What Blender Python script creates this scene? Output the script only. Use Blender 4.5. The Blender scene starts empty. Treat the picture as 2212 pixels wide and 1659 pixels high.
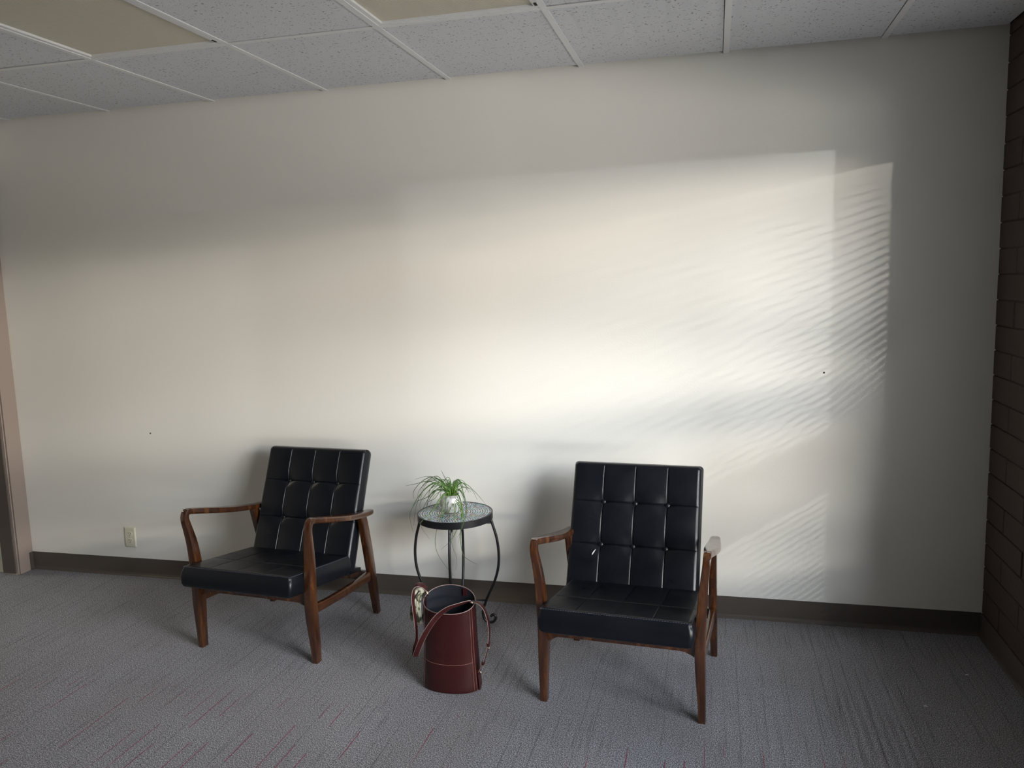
import bpy, bmesh, math, random
from mathutils import Vector, Matrix
random.seed(7)
C = bpy.context.scene.collection
R = math.radians
sc = bpy.context.scene

# ------------------------------------------------------------------ camera
YAW, PITCH, ROLL = -0.2483, -0.1302, -0.0300
F_PX = 1739.26
CAM = Vector((0.2941, -3.6349, 1.5650))
fw = Vector((math.sin(YAW) * math.cos(PITCH), math.cos(YAW) * math.cos(PITCH), math.sin(PITCH)))
rt = Vector((math.cos(YAW), -math.sin(YAW), 0))
up = rt.cross(fw)
rt2 = rt * math.cos(ROLL) + up * math.sin(ROLL)
up2 = -rt * math.sin(ROLL) + up * math.cos(ROLL)
cd = bpy.data.cameras.new('camera')
cd.sensor_fit = 'HORIZONTAL'; cd.sensor_width = 36.0; cd.lens = 36.0 * F_PX / 2212.0
cd.clip_start = 0.05
cam = bpy.data.objects.new('camera', cd); C.objects.link(cam)
M = Matrix((rt2, up2, -fw)).transposed().to_4x4(); M.translation = CAM
cam.matrix_world = M
sc.camera = cam

# ------------------------------------------------------------------ view, world, daylight
sc.view_settings.view_transform = 'Standard'; sc.view_settings.look = 'None'
sc.view_settings.exposure = 0.0; sc.view_settings.gamma = 1.0
sc.view_settings.use_curve_mapping = False
sc.cycles.max_bounces = 10; sc.cycles.diffuse_bounces = 6; sc.cycles.transparent_max_bounces = 12
sc.cycles.sample_clamp_indirect = 4.0
w = bpy.data.worlds.new('sky'); sc.world = w; w.use_nodes = True
bgn = w.node_tree.nodes['Background']
bgn.inputs[0].default_value = (0.72, 0.83, 1.0, 1); bgn.inputs[1].default_value = 0.9

XL, XR, YF, H = -3.4865, 1.396, -6.2, 2.4736      # left wall, right (window) wall, wall behind camera, ceiling
X0, T = -3.3195, 0.6096                              # first ceiling runner and module
WY1, WY2, WZ1, WZ2 = -0.81, -3.45, 0.42, 2.10        # window opening

def area(name, loc, target, sx, sy, power, col):
    ld = bpy.data.lights.new(name, 'AREA'); ld.shape = 'RECTANGLE'; ld.size = sx; ld.size_y = sy
    ld.energy = power; ld.color = col
    o = bpy.data.objects.new(name, ld); C.objects.link(o); o.location = loc
    d = Vector(target) - Vector(loc); o.rotation_euler = d.to_track_quat('-Z', 'Y').to_euler()
    return o
def lamp(name, loc, power, radius, col):
    ld = bpy.data.lights.new(name, 'POINT'); ld.energy = power; ld.shadow_soft_size = radius; ld.color = col
    o = bpy.data.objects.new(name, ld); C.objects.link(o); o.location = loc
    return o
# bright low strip of daylight across the yard, pale paving in front of it, open sky above it
area('daylight_strip', (12.0, -8.1, 2.84), (1.4, -2.3, 1.8), 14.0, 0.80, 3200, (1.0, 0.93, 0.82))
area('paving_bounce', (7.0, -6.8, 0.0), (6.2, -6.0, 3.0), 6.5, 4.5, 2600, (1.0, 0.975, 0.93))
area('open_sky', (11.2, -10.2, 6.2), (1.4, -2.2, 1.2), 10.0, 4.4, 5300, (0.84, 0.92, 1.0))
lamp('stripe_lamp_near', (2.2, -2.4, 2.18), 58, 0.010, (1.0, 0.97, 0.92))  # these three: unseen point lamps added outside to throw the slat stripes
lamp('stripe_lamp_mid', (3.1, -3.0, 2.10), 120, 0.015, (0.93, 0.97, 1.0))
lamp('stripe_lamp_low', (5.4, -2.44, 0.02), 120, 0.012, (1.0, 0.95, 0.85))
area('corridor_fill', (-4.3, -0.24, 2.40), (-4.3, -0.24, 0), 0.2, 0.2, 9, (1.0, 0.95, 0.82))  # unseen lamp added to brighten the cream wall beyond the doorway

# ------------------------------------------------------------------ materials
def mat(name, col, rough=0.6, metal=0.0, spec=0.5):
    m = bpy.data.materials.new(name); m.use_nodes = True
    b = m.node_tree.nodes['Principled BSDF']
    b.inputs['Base Color'].default_value = (*col, 1); b.inputs['Roughness'].default_value = rough
    b.inputs['Metallic'].default_value = metal; b.inputs['Specular IOR Level'].default_value = spec
    return m
class NT:
    def __init__(s, m): s.t = m.node_tree; s.n = s.t.nodes; s.b = s.n['Principled BSDF']
    def add(s, typ, **kw):
        n = s.n.new(typ)
        for k, v in kw.items(): setattr(n, k, v)
        return n
    def L(s, a, b): s.t.links.new(a, b)
    def coord(s, scale=(1, 1, 1), rot=(0, 0, 0), out='Object'):
        tc = s.add('ShaderNodeTexCoord'); mp = s.add('ShaderNodeMapping')
        mp.inputs['Scale'].default_value = scale; mp.inputs['Rotation'].default_value = rot
        s.L(tc.outputs[out], mp.inputs[0]); return mp.outputs[0]
    def noise(s, vec, scale, detail=2, rough=0.5):
        n = s.add('ShaderNodeTexNoise'); n.inputs['Scale'].default_value = scale
        n.inputs['Detail'].default_value = detail; n.inputs['Roughness'].default_value = rough
        s.L(vec, n.inputs['Vector']); return n.outputs['Fac']
    def ramp(s, fac, stops):
        r = s.add('ShaderNodeValToRGB'); e = r.color_ramp.elements
        while len(e) < len(stops): e.new(0.5)
        for i, (p_, c_) in enumerate(stops): e[i].position = p_; e[i].color = (*c_, 1) if len(c_) == 3 else c_
        s.L(fac, r.inputs[0]); return r.outputs[0]
    def mix(s, fac, a, b, mode='MIX'):
        n = s.add('ShaderNodeMix'); n.data_type = 'RGBA'; n.blend_type = mode
        for sock, v in ((n.inputs[0], fac), (n.inputs[6], a), (n.inputs[7], b)):
            if isinstance(v, (int, float)): sock.default_value = v
            elif isinstance(v, tuple): sock.default_value = (*v, 1)
            else: s.L(v, sock)
        return n.outputs[2]
    def math(s, op, a, b=None, c=None):
        n = s.add('ShaderNodeMath', operation=op)
        for i, v in enumerate((a, b, c)):
            if v is None: continue
            if isinstance(v, (int, float)): n.inputs[i].default_value = v
            else: s.L(v, n.inputs[i])
        return n.outputs[0]
    def bump(s, h, strength, dist=0.002):
        b = s.add('ShaderNodeBump'); b.inputs['Strength'].default_value = strength; b.inputs['Distance'].default_value = dist
        s.L(h, b.inputs['Height']); s.L(b.outputs[0], s.b.inputs['Normal'])
    def col(s, c): s.L(c, s.b.inputs['Base Color'])

def m_wall():
    m = mat('wall_paint', (0.78, 0.75, 0.69), 0.62, spec=0.3); t = NT(m); v = t.coord()
    t.bump(t.noise(v, 140, 3), 0.16, 0.002); return m
def m_tile():
    m = mat('ceiling_fibre', (0.72, 0.73, 0.75), 0.9, spec=0.2); t = NT(m); v = t.coord(out='Object')
    g = t.add('ShaderNodeNewGeometry')
    n1 = t.noise(g.outputs['Position'], 95, 2); n2 = t.noise(g.outputs['Position'], 34, 2)
    pit = t.math('MULTIPLY', t.math('GREATER_THAN', n1, 0.62), t.math('GREATER_THAN', n2, 0.50))
    t.col(t.mix(pit, (0.69, 0.70, 0.735), (0.32, 0.30, 0.31)))
    hh = t.math('SUBTRACT', t.noise(g.outputs['Position'], 180, 2), t.math('MULTIPLY', pit, 1.4))
    t.bump(hh, 0.5, 0.003); return m
def m_diffuser():
    m = mat('aged_acrylic', (0.70, 0.645, 0.52), 0.45); t = NT(m)
    g = t.add('ShaderNodeNewGeometry'); mp = t.add('ShaderNodeMapping'); mp.inputs['Rotation'].default_value = (0, 0, R(38))
    t.L(g.outputs['Position'], mp.inputs[0])
    wv = t.add('ShaderNodeTexWave'); wv.inputs['Scale'].default_value = 38; t.L(mp.outputs[0], wv.inputs['Vector'])
    t.col(t.mix(wv.outputs['Fac'], (0.60, 0.55, 0.44), (0.76, 0.71, 0.58))); t.bump(wv.outputs['Fac'], 0.9, 0.004); return m
def m_carpet():
    m = mat('carpet_loop', (0.13, 0.13, 0.14), 0.95, spec=0.15); t = NT(m)
    g = t.add('ShaderNodeNewGeometry'); P = g.outputs['Position']
    sx = t.add('ShaderNodeSeparateXYZ'); t.L(P, sx.inputs[0]); X, Y = sx.outputs[0], sx.outputs[1]
    def stretch(sx_, sy_):
        mp = t.add('ShaderNodeMapping'); mp.inputs['Scale'].default_value = (sx_, sy_, 1); t.L(P, mp.inputs[0]); return mp.outputs[0]
    loop = t.noise(stretch(320, 235), 1, 3, 0.75)
    base = t.ramp(loop, [(0.38, (0.035, 0.034, 0.042)), (0.51, (0.225, 0.221, 0.242)), (0.64, (0.70, 0.69, 0.725))])
    ln1 = t.noise(stretch(85, 3.2), 1, 2); ln2 = t.noise(stretch(2.5, 90), 1, 2)
    base = t.mix(t.math('MULTIPLY', t.ramp(ln1, [(0.30, (1, 1, 1)), (0.42, (0, 0, 0))]), 0.30), base, (0.045, 0.042, 0.048))
    base = t.mix(t.math('MULTIPLY', t.ramp(ln2, [(0.58, (0, 0, 0)), (0.72, (1, 1, 1))]), 0.22), base, (0.34, 0.34, 0.35))
    big = t.noise(stretch(2.2, 2.2), 1, 3)
    base = t.mix(t.math('MULTIPLY', t.ramp(big, [(0.4, (0, 0, 0)), (0.62, (1, 1, 1))]), 0.18), base, (0.17, 0.15, 0.125))
    # thread marks: fine lines along the pile direction, some red, some dark
    def dashes(pitch, length, off, thresh, width):
        cx = t.math('DIVIDE', t.math('ADD', X, off), pitch); ix = t.math('FLOOR', cx)
        fx = t.math('ABSOLUTE', t.math('SUBTRACT', t.math('FRACT', cx), 0.5))
        wn0 = t.add('ShaderNodeTexWhiteNoise', noise_dimensions='1D'); t.L(ix, wn0.inputs['W'])
        cy = t.math('ADD', t.math('DIVIDE', Y, length), wn0.outputs['Value']); iy = t.math('FLOOR', cy)
        cb = t.add('ShaderNodeCombineXYZ'); t.L(ix, cb.inputs[0]); t.L(iy, cb.inputs[1])
        wn = t.add('ShaderNodeTexWhiteNoise', noise_dimensions='2D'); t.L(cb.outputs[0], wn.inputs['Vector'])
        on = t.math('GREATER_THAN', wn.outputs['Value'], thresh)
        line = t.math('LESS_THAN', fx, width / pitch)
        return t.math('MULTIPLY', on, line)
    red = dashes(0.062, 0.17, 0.013, 0.70, 0.0016)
    zone = t.ramp(t.noise(stretch(1.0, 1.3), 1, 1), [(0.36, (0, 0, 0)), (0.44, (1, 1, 1))])
    near = t.ramp(t.math('MULTIPLY', Y, -0.5), [(0.50, (0.12, 0.12, 0.12)), (0.56, (1, 1, 1))])
    red = t.math('MULTIPLY', t.math('MULTIPLY', red, near), t.math('MULTIPLY', zone, t.math('GREATER_THAN', loop, 0.36)))
    dark = dashes(0.045, 0.4, 0.0, 0.72, 0.0014)
    base = t.mix(t.math('MULTIPLY', dark, 0.35), base, (0.03, 0.028, 0.032))
    base = t.mix(t.math('MULTIPLY', red, 0.85), base, (0.24, 0.022, 0.065))
    t.col(base); t.bump(loop, 0.8, 0.006); return m
def m_block():
    m = mat('painted_block', (0.070, 0.050, 0.042), 0.65, spec=0.2); t = NT(m)
    g = t.add('ShaderNodeNewGeometry')
    t.bump(t.noise(g.outputs['Position'], 60, 4), 0.35, 0.004); return m
def m_wood():
    m = mat('walnut_lacquer', (0.10, 0.035, 0.015), 0.22, spec=0.6); t = NT(m)
    v = t.coord((30, 30, 4)); n = t.noise(v, 1.6, 3, 0.55)
    c = t.ramp(n, [(0.30, (0.017, 0.0050, 0.0022)), (0.55, (0.052, 0.0168, 0.0050)), (0.78, (0.125, 0.047, 0.0125))])
    wv = t.noise(t.coord((7, 7, 4)), 5, 5, 0.72)
    c = t.mix(t.ramp(wv, [(0.70, (0, 0, 0)), (0.78, (0.5, 0.5, 0.5))]), c, (0.16, 0.065, 0.022))
    t.col(c); t.L(t.ramp(wv, [(0.4, (0.17, 0.17, 0.17)), (0.7, (0.30, 0.30, 0.30))]), t.b.inputs['Roughness'])
    t.b.inputs['Coat Weight'].default_value = 0.35; t.b.inputs['Coat Roughness'].default_value = 0.12
    return m
def m_leather(name, col, rough):
    m = mat(name, col, rough, spec=0.32); t = NT(m); v = t.coord()
    vo = t.add('ShaderNodeTexVoronoi'); vo.inputs['Scale'].default_value = 420; t.L(v, vo.inputs['Vector'])
    wr = t.noise(v, 14, 4, 0.6)
    hh = t.math('ADD', t.math('MULTIPLY', vo.outputs['Distance'], 0.25), t.math('MULTIPLY', wr, 1.6))
    t.bump(hh, 0.12, 0.004)
    t.L(t.ramp(t.noise(v, 9, 3), [(0.3, (rough - .06,) * 3), (0.7, (rough + .09,) * 3)]), t.b.inputs['Roughness'])
    return m
def m_scarf():
    m = mat('printed_silk', (0.6, 0.58, 0.48), 0.5); t = NT(m); v = t.coord((1, 1, 1), (0, 0.6, 0.5))
    n = t.noise(v, 21, 1); n2 = t.noise(t.coord((1, 1, 1), (0.7, 0, 0)), 30, 1)
    c = t.ramp(n, [(0.54, (0.30, 0.285, 0.22)), (0.56, (0.05, 0.055, 0.030)), (0.62, (0.02, 0.02, 0.015)), (0.64, (0.27, 0.25, 0.19))])
    c = t.mix(t.ramp(n2, [(0.62, (0, 0, 0)), (0.64, (1, 1, 1))]), c, (0.075, 0.085, 0.035))
    t.col(c); return m
def m_pot():
    m = mat('silvered_glaze', (0.62, 0.62, 0.6), 0.3, 0.35); t = NT(m); v = t.coord()
    n = t.noise(v, 60, 4, 0.7)
    t.col(t.ramp(n, [(0.36, (0.34, 0.32, 0.28)), (0.48, (0.66, 0.66, 0.64)), (0.7, (0.86, 0.87, 0.86))]))
    t.bump(n, 0.4, 0.003); return m
def m_leaf():
    m = mat('grass_blade', (0.12, 0.24, 0.05), 0.5); t = NT(m); v = t.coord(); sx = t.add('ShaderNodeSeparateXYZ')
    a = t.add('ShaderNodeAttribute'); a.attribute_name = 'tip'
    t.col(t.ramp(a.outputs['Fac'], [(0.0, (0.22, 0.40, 0.07)), (0.35, (0.10, 0.21, 0.045)), (0.75, (0.05, 0.105, 0.032)), (1.0, (0.04, 0.06, 0.025))]))
    return m
def m_glass():
    m = bpy.data.materials.new('window_glass'); m.use_nodes = True; n = m.node_tree.nodes
    n.clear(); o = n.new('ShaderNodeOutputMaterial'); mx = n.new('ShaderNodeMixShader'); tr = n.new('ShaderNodeBsdfTransparent')
    gl = n.new('ShaderNodeBsdfGlossy'); gl.inputs['Roughness'].default_value = 0.02; mx.inputs[0].default_value = 0.06
    l = m.node_tree.links.new
    l(tr.outputs[0], mx.inputs[1]); l(gl.outputs[0], mx.inputs[2]); l(mx.outputs[0], o.inputs[0])
    return m
WALL, TILE, DIFF, CARPET, BLOCK, WOOD = m_wall(), m_tile(), m_diffuser(), m_carpet(), m_block(), m_wood()
LEATHER = m_leather('black_leatherette', (0.0032, 0.0042, 0.0070), 0.33)
WINE = m_leather('burgundy_leather', (0.031, 0.0060, 0.0062), 0.31)
NAVY = mat('navy_suede', (0.004, 0.006, 0.012), 0.85)
EDGE = mat('raw_leather_edge', (0.26, 0.185, 0.175), 0.5)
THREAD = mat('tan_thread', (0.20, 0.085, 0.065), 0.7)
BLUETHREAD = mat('slate_thread', (0.10, 0.11, 0.16), 0.7)
GOLD = mat('pale_gold', (0.85, 0.66, 0.45), 0.25, 1.0)
IRON = mat('black_iron', (0.006, 0.006, 0.008), 0.38, spec=0.5)
GROUT = mat('white_grout', (0.86, 0.86, 0.84), 0.25)
GROUT.node_tree.nodes['Principled BSDF'].inputs['Coat Weight'].default_value = 0.6
TESSERA = [mat('tile_' + n_, c_, 0.12) for n_, c_ in (('slate', (0.10, 0.12, 0.16)), ('teal', (0.09, 0.20, 0.19)), ('brown', (0.17, 0.10, 0.07)), ('grey', (0.26, 0.29, 0.33)), ('olive', (0.17, 0.19, 0.10)))]
TEE = mat('white_steel', (0.76, 0.76, 0.77), 0.5)
BASE = mat('brown_vinyl', (0.082, 0.066, 0.054), 0.5)
FRAME = mat('taupe_enamel', (0.29, 0.232, 0.200), 0.5)
REVEAL = mat('stop_dark', (0.085, 0.066, 0.056), 0.5)  # darker tone for the stop of the door frame
CREAM = mat('cream_paint', (0.80, 0.77, 0.62), 0.7)
ALMOND = mat('almond_plastic', (0.66, 0.63, 0.50), 0.35)
DARK = mat('dark_recess', (0.012, 0.012, 0.012), 0.8)
BLIND = mat('white_slat', (0.75, 0.75, 0.73), 0.5)
SOIL = mat('potting_soil', (0.035, 0.022, 0.014), 0.95)
SNOW = mat('pale_paving', (0.42, 0.41, 0.39), 0.9)
LINT = mat('white_lint', (0.8, 0.8, 0.78), 0.8)
STEEL = mat('screw_steel', (0.6, 0.58, 0.5), 0.35, 0.8)
SCARF, POT, LEAF, GLASS = m_scarf(), m_pot(), m_leaf(), m_glass()

# ------------------------------------------------------------------ mesh helpers
class MB:
    def __init__(s): s.v = []; s.f = []; s.mi = []
    def quad(s, *q):
        i = len(s.v); s.v += [tuple(a) for a in q]; s.f.append(tuple(range(i, i + len(q)))); s.mi.append(0)
    def box(s, a, b, mi=0):
        (x0, y0, z0), (x1, y1, z1) = a, b; i = len(s.v)
        s.v += [(x0, y0, z0), (x1, y0, z0), (x1, y1, z0), (x0, y1, z0), (x0, y0, z1), (x1, y0, z1), (x1, y1, z1), (x0, y1, z1)]
        s.f += [tuple(i + k for k in q) for q in ((0, 3, 2, 1), (4, 5, 6, 7), (0, 1, 5, 4), (1, 2, 6, 5), (2, 3, 7, 6), (3, 0, 4, 7))]; s.mi += [mi] * 6
    def rings(s, rings, cap=True, close=False):
        n = len(rings[0]); i0 = len(s.v)
        for r in rings: s.v += [tuple(q) for q in r]
        m = len(rings)
        for a in range(m if close else m - 1):
            b = (a + 1) % m
            for k in range(n):
                k2 = (k + 1) % n
                s.f.append((i0 + a * n + k, i0 + a * n + k2, i0 + b * n + k2, i0 + b * n + k)); s.mi.append(0)
        if cap and not close:
            s.f.append(tuple(i0 + k for k in reversed(range(n)))); s.f.append(tuple(i0 + (m - 1) * n + k for k in range(n))); s.mi += [0, 0]
    def sweep(s, pts, sizes, side=(1, 0, 0), corner=0.32, close=False, cap=True, round_=False):
        """sizes: (width along side, height across) per point"""
        pts = [Vector(p_) for p_ in pts]; n = len(pts); rs = []
        for i, p_ in enumerate(pts):
            if close: tg = pts[(i + 1) % n] - pts[i - 1]
            else: tg = pts[min(i + 1, n - 1)] - pts[max(i - 1, 0)]
            tg.normalize(); sd = Vector(side[i] if isinstance(side, list) else side)
            sd = (sd - tg * sd.dot(tg)).normalized(); nn = tg.cross(sd)
            a, b = (sizes[i] if isinstance(sizes, list) else sizes); a *= .5; b *= .5
            if round_:
                prof = [(a * math.cos(k * math.pi / 5), b * math.sin(k * math.pi / 5)) for k in range(10)]
            else:
                c_ = min(a, b) * corner; prof = []
                for qx, qy, a0 in ((1, 1, 0), (-1, 1, 90), (-1, -1, 180), (1, -1, 270)):
                    for k in (0, 45, 90):
                        prof.append((qx * (a - c_) + c_ * math.cos(R(a0 + k)), qy * (b - c_) + c_ * math.sin(R(a0 + k))))
            rs.append([p_ + sd * u + nn * v_ for u, v_ in prof])
        s.rings(rs, cap, close)
    def lathe(s, prof, n=40, c=(0, 0, 0), cap=True):
        s.rings([[(c[0] + r_ * math.cos(2 * math.pi * k / n), c[1] + r_ * math.sin(2 * math.pi * k / n), c[2] + z_) for k in range(n)] for r_, z_ in prof], cap)
    def build(s, name, m, parent=None, smooth=False, auto=None):
        me = bpy.data.meshes.new(name); me.from_pydata(s.v, [], s.f)
        for mm in (m if isinstance(m, list) else [m]): me.materials.append(mm)
        if isinstance(m, list): me.polygons.foreach_set('material_index', s.mi)
        if smooth: me.polygons.foreach_set('use_smooth', [True] * len(me.polygons))
        me.update()
        if auto:
            me.set_sharp_from_angle(angle=R(auto))
        o = bpy.data.objects.new(name, me); C.objects.link(o)
        if parent: o.parent = parent
        return o
def crom(pts, sub=6, close=False):
    pts = [Vector(p_) for p_ in pts]; n = len(pts); out = []
    for i in range(n if close else n - 1):
        if close: a, b, c_, d = pts[i - 1], pts[i], pts[(i + 1) % n], pts[(i + 2) % n]
        else: a, b, c_, d = pts[max(i - 1, 0)], pts[i], pts[i + 1], pts[min(i + 2, n - 1)]
        for k in range(sub):
            t = k / sub
            out.append(0.5 * ((2 * b) + (c_ - a) * t + (2 * a - 5 * b + 4 * c_ - d) * t * t + (3 * b - a - 3 * c_ + d) * t ** 3))
    if not close: out.append(pts[-1])
    return out
def empty(name, loc, rz=0, parent=None):
    o = bpy.data.objects.new(name, None); C.objects.link(o); o.location = loc; o.rotation_euler = (0, 0, rz); o.empty_display_size = .1
    if parent: o.parent = parent
    return o
def tag(o, label, cat, group=None):
    o['label'] = label; o['category'] = cat
    if group: o['group'] = group
    return o
def struct(o): o['kind'] = 'structure'; return o
def inst(name, me, parent, loc=(0, 0, 0), scale=(1, 1, 1)):
    o = bpy.data.objects.new(name, me); C.objects.link(o); o.parent = parent; o.location = loc; o.scale = scale; return o
def boxobj(name, a, b, m, parent=None):
    q = MB(); q.box(a, b); return q.build(name, m, parent)

RAILZ = 1.16

# ------------------------------------------------------------------ room shell
struct(boxobj('floor', (XL - 2.2, YF - .1, -0.1), (XR + .12, 0.1, 0.0), CARPET))
struct(boxobj('wall_back', (XL - .12, 0, 0), (XR + .2, 0.12, H + .3), WALL))
struct(boxobj('wall_front', (XL, YF - .12, 0), (XR, YF, H + .3), WALL))
# left wall with a doorway next to the corner
q = MB(); DY1, DY2, DZ = -0.02, -1.06, 2.12
q.box((XL - .09, YF, 0), (XL, DY2, H + .3)); q.box((XL - .09, DY2, DZ), (XL, 0, H + .3))
struct(q.build('wall_left', WALL))
# hollow steel door frame, built in steps: face, two small beads, stop and reveal
dr = struct(empty('door_1', (XL, DY1, 0)))
def jamb(y_face, sgn, nm):
    q = MB(); z0, z1 = 0.0, DZ + .05; y = y_face
    f = lambda x0, x1, y0, y1: q.box((x0, min(y0, y1), z0), (x1, max(y0, y1), z1))
    f(-.088, .004, 0, sgn * -.094)           # face
    f(-.088, -.006, sgn * -.094, sgn * -.099)
    f(-.088, .000, sgn * -.099, sgn * -.106)
    f(-.088, -.008, sgn * -.106, sgn * -.111)
    o = q.build(nm, FRAME, dr); o.location = (0, y_face, 0)
    k = MB(); k.box((-.088, min(sgn * -.111, sgn * -.120), 0.012), (-.004, max(sgn * -.111, sgn * -.120), z1)); r_ = k.build('stop', REVEAL, o); r_['label'] = 'darker door frame stop'
    return o
jamb(0.0195, 1, 'frame_jamb'); jamb(DY2 - DY1 - .03, -1, 'frame_jamb')
boxobj('frame_head', (-.088, DY2 - DY1, DZ - .04), (.004, 0, DZ + .05), FRAME, dr)
# corridor behind the doorway
struct(boxobj('wall_corridor', (XL - 2.2, -0.085, 0), (XL - .088, 0.1, H + .3), CREAM))
struct(boxobj('wall_corridor_end', (XL - 2.3, YF, 0), (XL - 2.2, 0.1, H + .3), CREAM))
struct(boxobj('ceiling_corridor', (XL - 2.3, YF, H), (XL - .12, 0.1, H + .1), CREAM))

# right wall of painted blocks around the window
q = MB(); m_ = 0.012
def wall_right_core(q):
    x0, x1 = XR + .006, XR + .12
    q.box((x0, WY1, 0), (x1, 0, H + .3)); q.box((x0, YF, 0), (x1, WY2, H + .3))
    q.box((x0, WY2, 0), (x1, WY1, WZ1)); q.box((x0, WY2, WZ2), (x1, WY1, H + .3))
wall_right_core(q)
wr = struct(q.build('wall_right', BLOCK))
CH, CL = 0.1016, 0.4064
blocks = {}
for r in range(25):
    z0 = r * CH; z1 = min(z0 + CH, H + .05)
    y = 0.0; first = True
    while y > YF + .02:
        L = CL / 2 if (first and r % 2) else CL
        first = False
        ya, yb = y, max(y - L, YF)
        segs = [(ya, yb)]
        if z1 > WZ1 + .01 and z0 < WZ2 - .01:
            segs = []
            if ya > WY1 + .01: segs.append((ya, max(yb, WY1)))
            if yb < WY2 - .01: segs.append((min(ya, WY2), yb))
        zz0, zz1 = z0, z1
        if z0 < WZ1 - .01 < z1 and yb < WY1 and ya > WY2: zz1 = min(z1, WZ1)
        if z0 < WZ2 < z1 and yb < WY1 and ya > WY2: zz0 = max(z0, WZ2)
        for a, b in segs:
            if a - b < .03 or zz1 - zz0 < .015: continue
            key = (round(a - b, 3), round(zz1 - zz0, 3))
            if key not in blocks:
                w_, h_ = key; k = MB(); g = .0025; e = .0025
                k.rings([[(0.012, -g, g), (0.012, -w_ + g, g), (0.012, -w_ + g, h_ - g), (0.012, -g, h_ - g)],
                         [(e, -g, g), (e, -w_ + g, g), (e, -w_ + g, h_ - g), (e, -g, h_ - g)],
                         [(0, -g - e, g + e), (0, -w_ + g + e, g + e), (0, -w_ + g + e, h_ - g - e), (0, -g - e, h_ - g - e)]])
                o = k.build('wall_block', BLOCK); blocks[key] = o.data; bpy.data.objects.remove(o)
            inst('wall_block', blocks[key], wr, (XR + random.uniform(-.001, .001), a, zz0))
        y -= L

# two windows side by side: blind lowered in the first, drawn up in the second
def slat(q, x, z, y0, y1, w_, tl, t_=.0006):
    c_, s_ = math.cos(tl) * w_ / 2, math.sin(tl) * w_ / 2
    q.rings([[(x - c_, y, z - s_), (x + c_, y, z + s_), (x + c_, y, z + s_ + t_), (x - c_, y, z - s_ + t_)] for y in (y0, y1)])
WMID = -1.95
def window(nm, ya, yb, lowered):
    wn = struct(empty(nm, (XR + .09, (ya + yb) / 2, WZ1))); yl = (ya - yb) / 2; hz = WZ2 - WZ1
    q = MB()
    q.box((-.02, -yl, 0), (.03, yl, .04)); q.box((-.02, -yl, hz - .03), (.03, yl, hz)); q.box((-.02, -yl, .04), (.03, -yl + .03, hz - .03)); q.box((-.02, yl - .02, .04), (.03, yl, hz - .03))
    q.build('window_frame', TEE, wn)
    boxobj('meeting_rail', (-.02, -yl + .03, RAILZ - .075 - WZ1), (.03, yl - .02, RAILZ + .075 - WZ1), TEE, wn)
    boxobj('pane', (.003, -yl + .03, .04), (.006, yl - .02, RAILZ - .075 - WZ1), GLASS, wn)
    boxobj('pane', (.003, -yl + .03, RAILZ + .075 - WZ1), (.006, yl - .02, hz - .03), GLASS, wn)
    q = MB(); z = .03
    if lowered:
        while z < hz - .05: slat(q, -.0525, z, -yl + .01, yl - .012, .016, R(2)); z += .0215
    else:
        z = hz - .09
        while z < hz - .04: slat(q, -.0525, z, -yl + .01, yl - .012, .024, 0); z += .0014
    sl = q.build('blind_slats', BLIND, wn); sl['kind'] = 'stuff'
    boxobj('blind_headrail', (-.066, -yl + .008, hz - .035), (-.038, yl - .01, hz - .002), BLIND, wn)
    zb = .008 if lowered else hz - .108
    boxobj('blind_bottom_rail', (-.062, -yl + .01, zb), (-.043, yl - .012, zb + .014), BLIND, wn)
    boxobj('sill', (-.115, -yl, -.022), (-.02, yl, 0), TEE, wn)
window('window_1', WY1, WMID + .04, True); window('window_2', WMID - .04, WY2, False)
struct(boxobj('trim_1', (XR, WMID - .04, WZ1), (XR + .12, WMID + .04, WZ2), TEE))
struct(boxobj('ground', (XR + .12, -60, -0.16), (60, 20, -0.06), SNOW))

# baseboards: coved vinyl with a small toe
def baseboard(name, a, b, n):
    a, b, n = Vector(a), Vector(b), Vector(n); q = MB()
    prof = [(0, 0.1016), (.0025, .1010), (.003, .018), (.0055, .008), (.011, .0035), (.012, 0), (0, 0)]
    q.rings([[p_ + n * d + Vector((0, 0, z_)) for d, z_ in prof] for p_ in (a, b)])
    return struct(q.build(name, BASE, smooth=False))
baseboard('baseboard_back', (XL + .004, 0, 0), (XR, 0, 0), (0, -1, 0))
baseboard('baseboard_right', (XR, 0, 0), (XR, YF, 0), (-1, 0, 0))
baseboard('baseboard_left', (XL + .004, -.026, 0), (XL + .004, -.0, 0), (1, 0, 0))
baseboard('baseboard_left', (XL, DY2 - .13, 0), (XL, YF, 0), (1, 0, 0))

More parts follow.
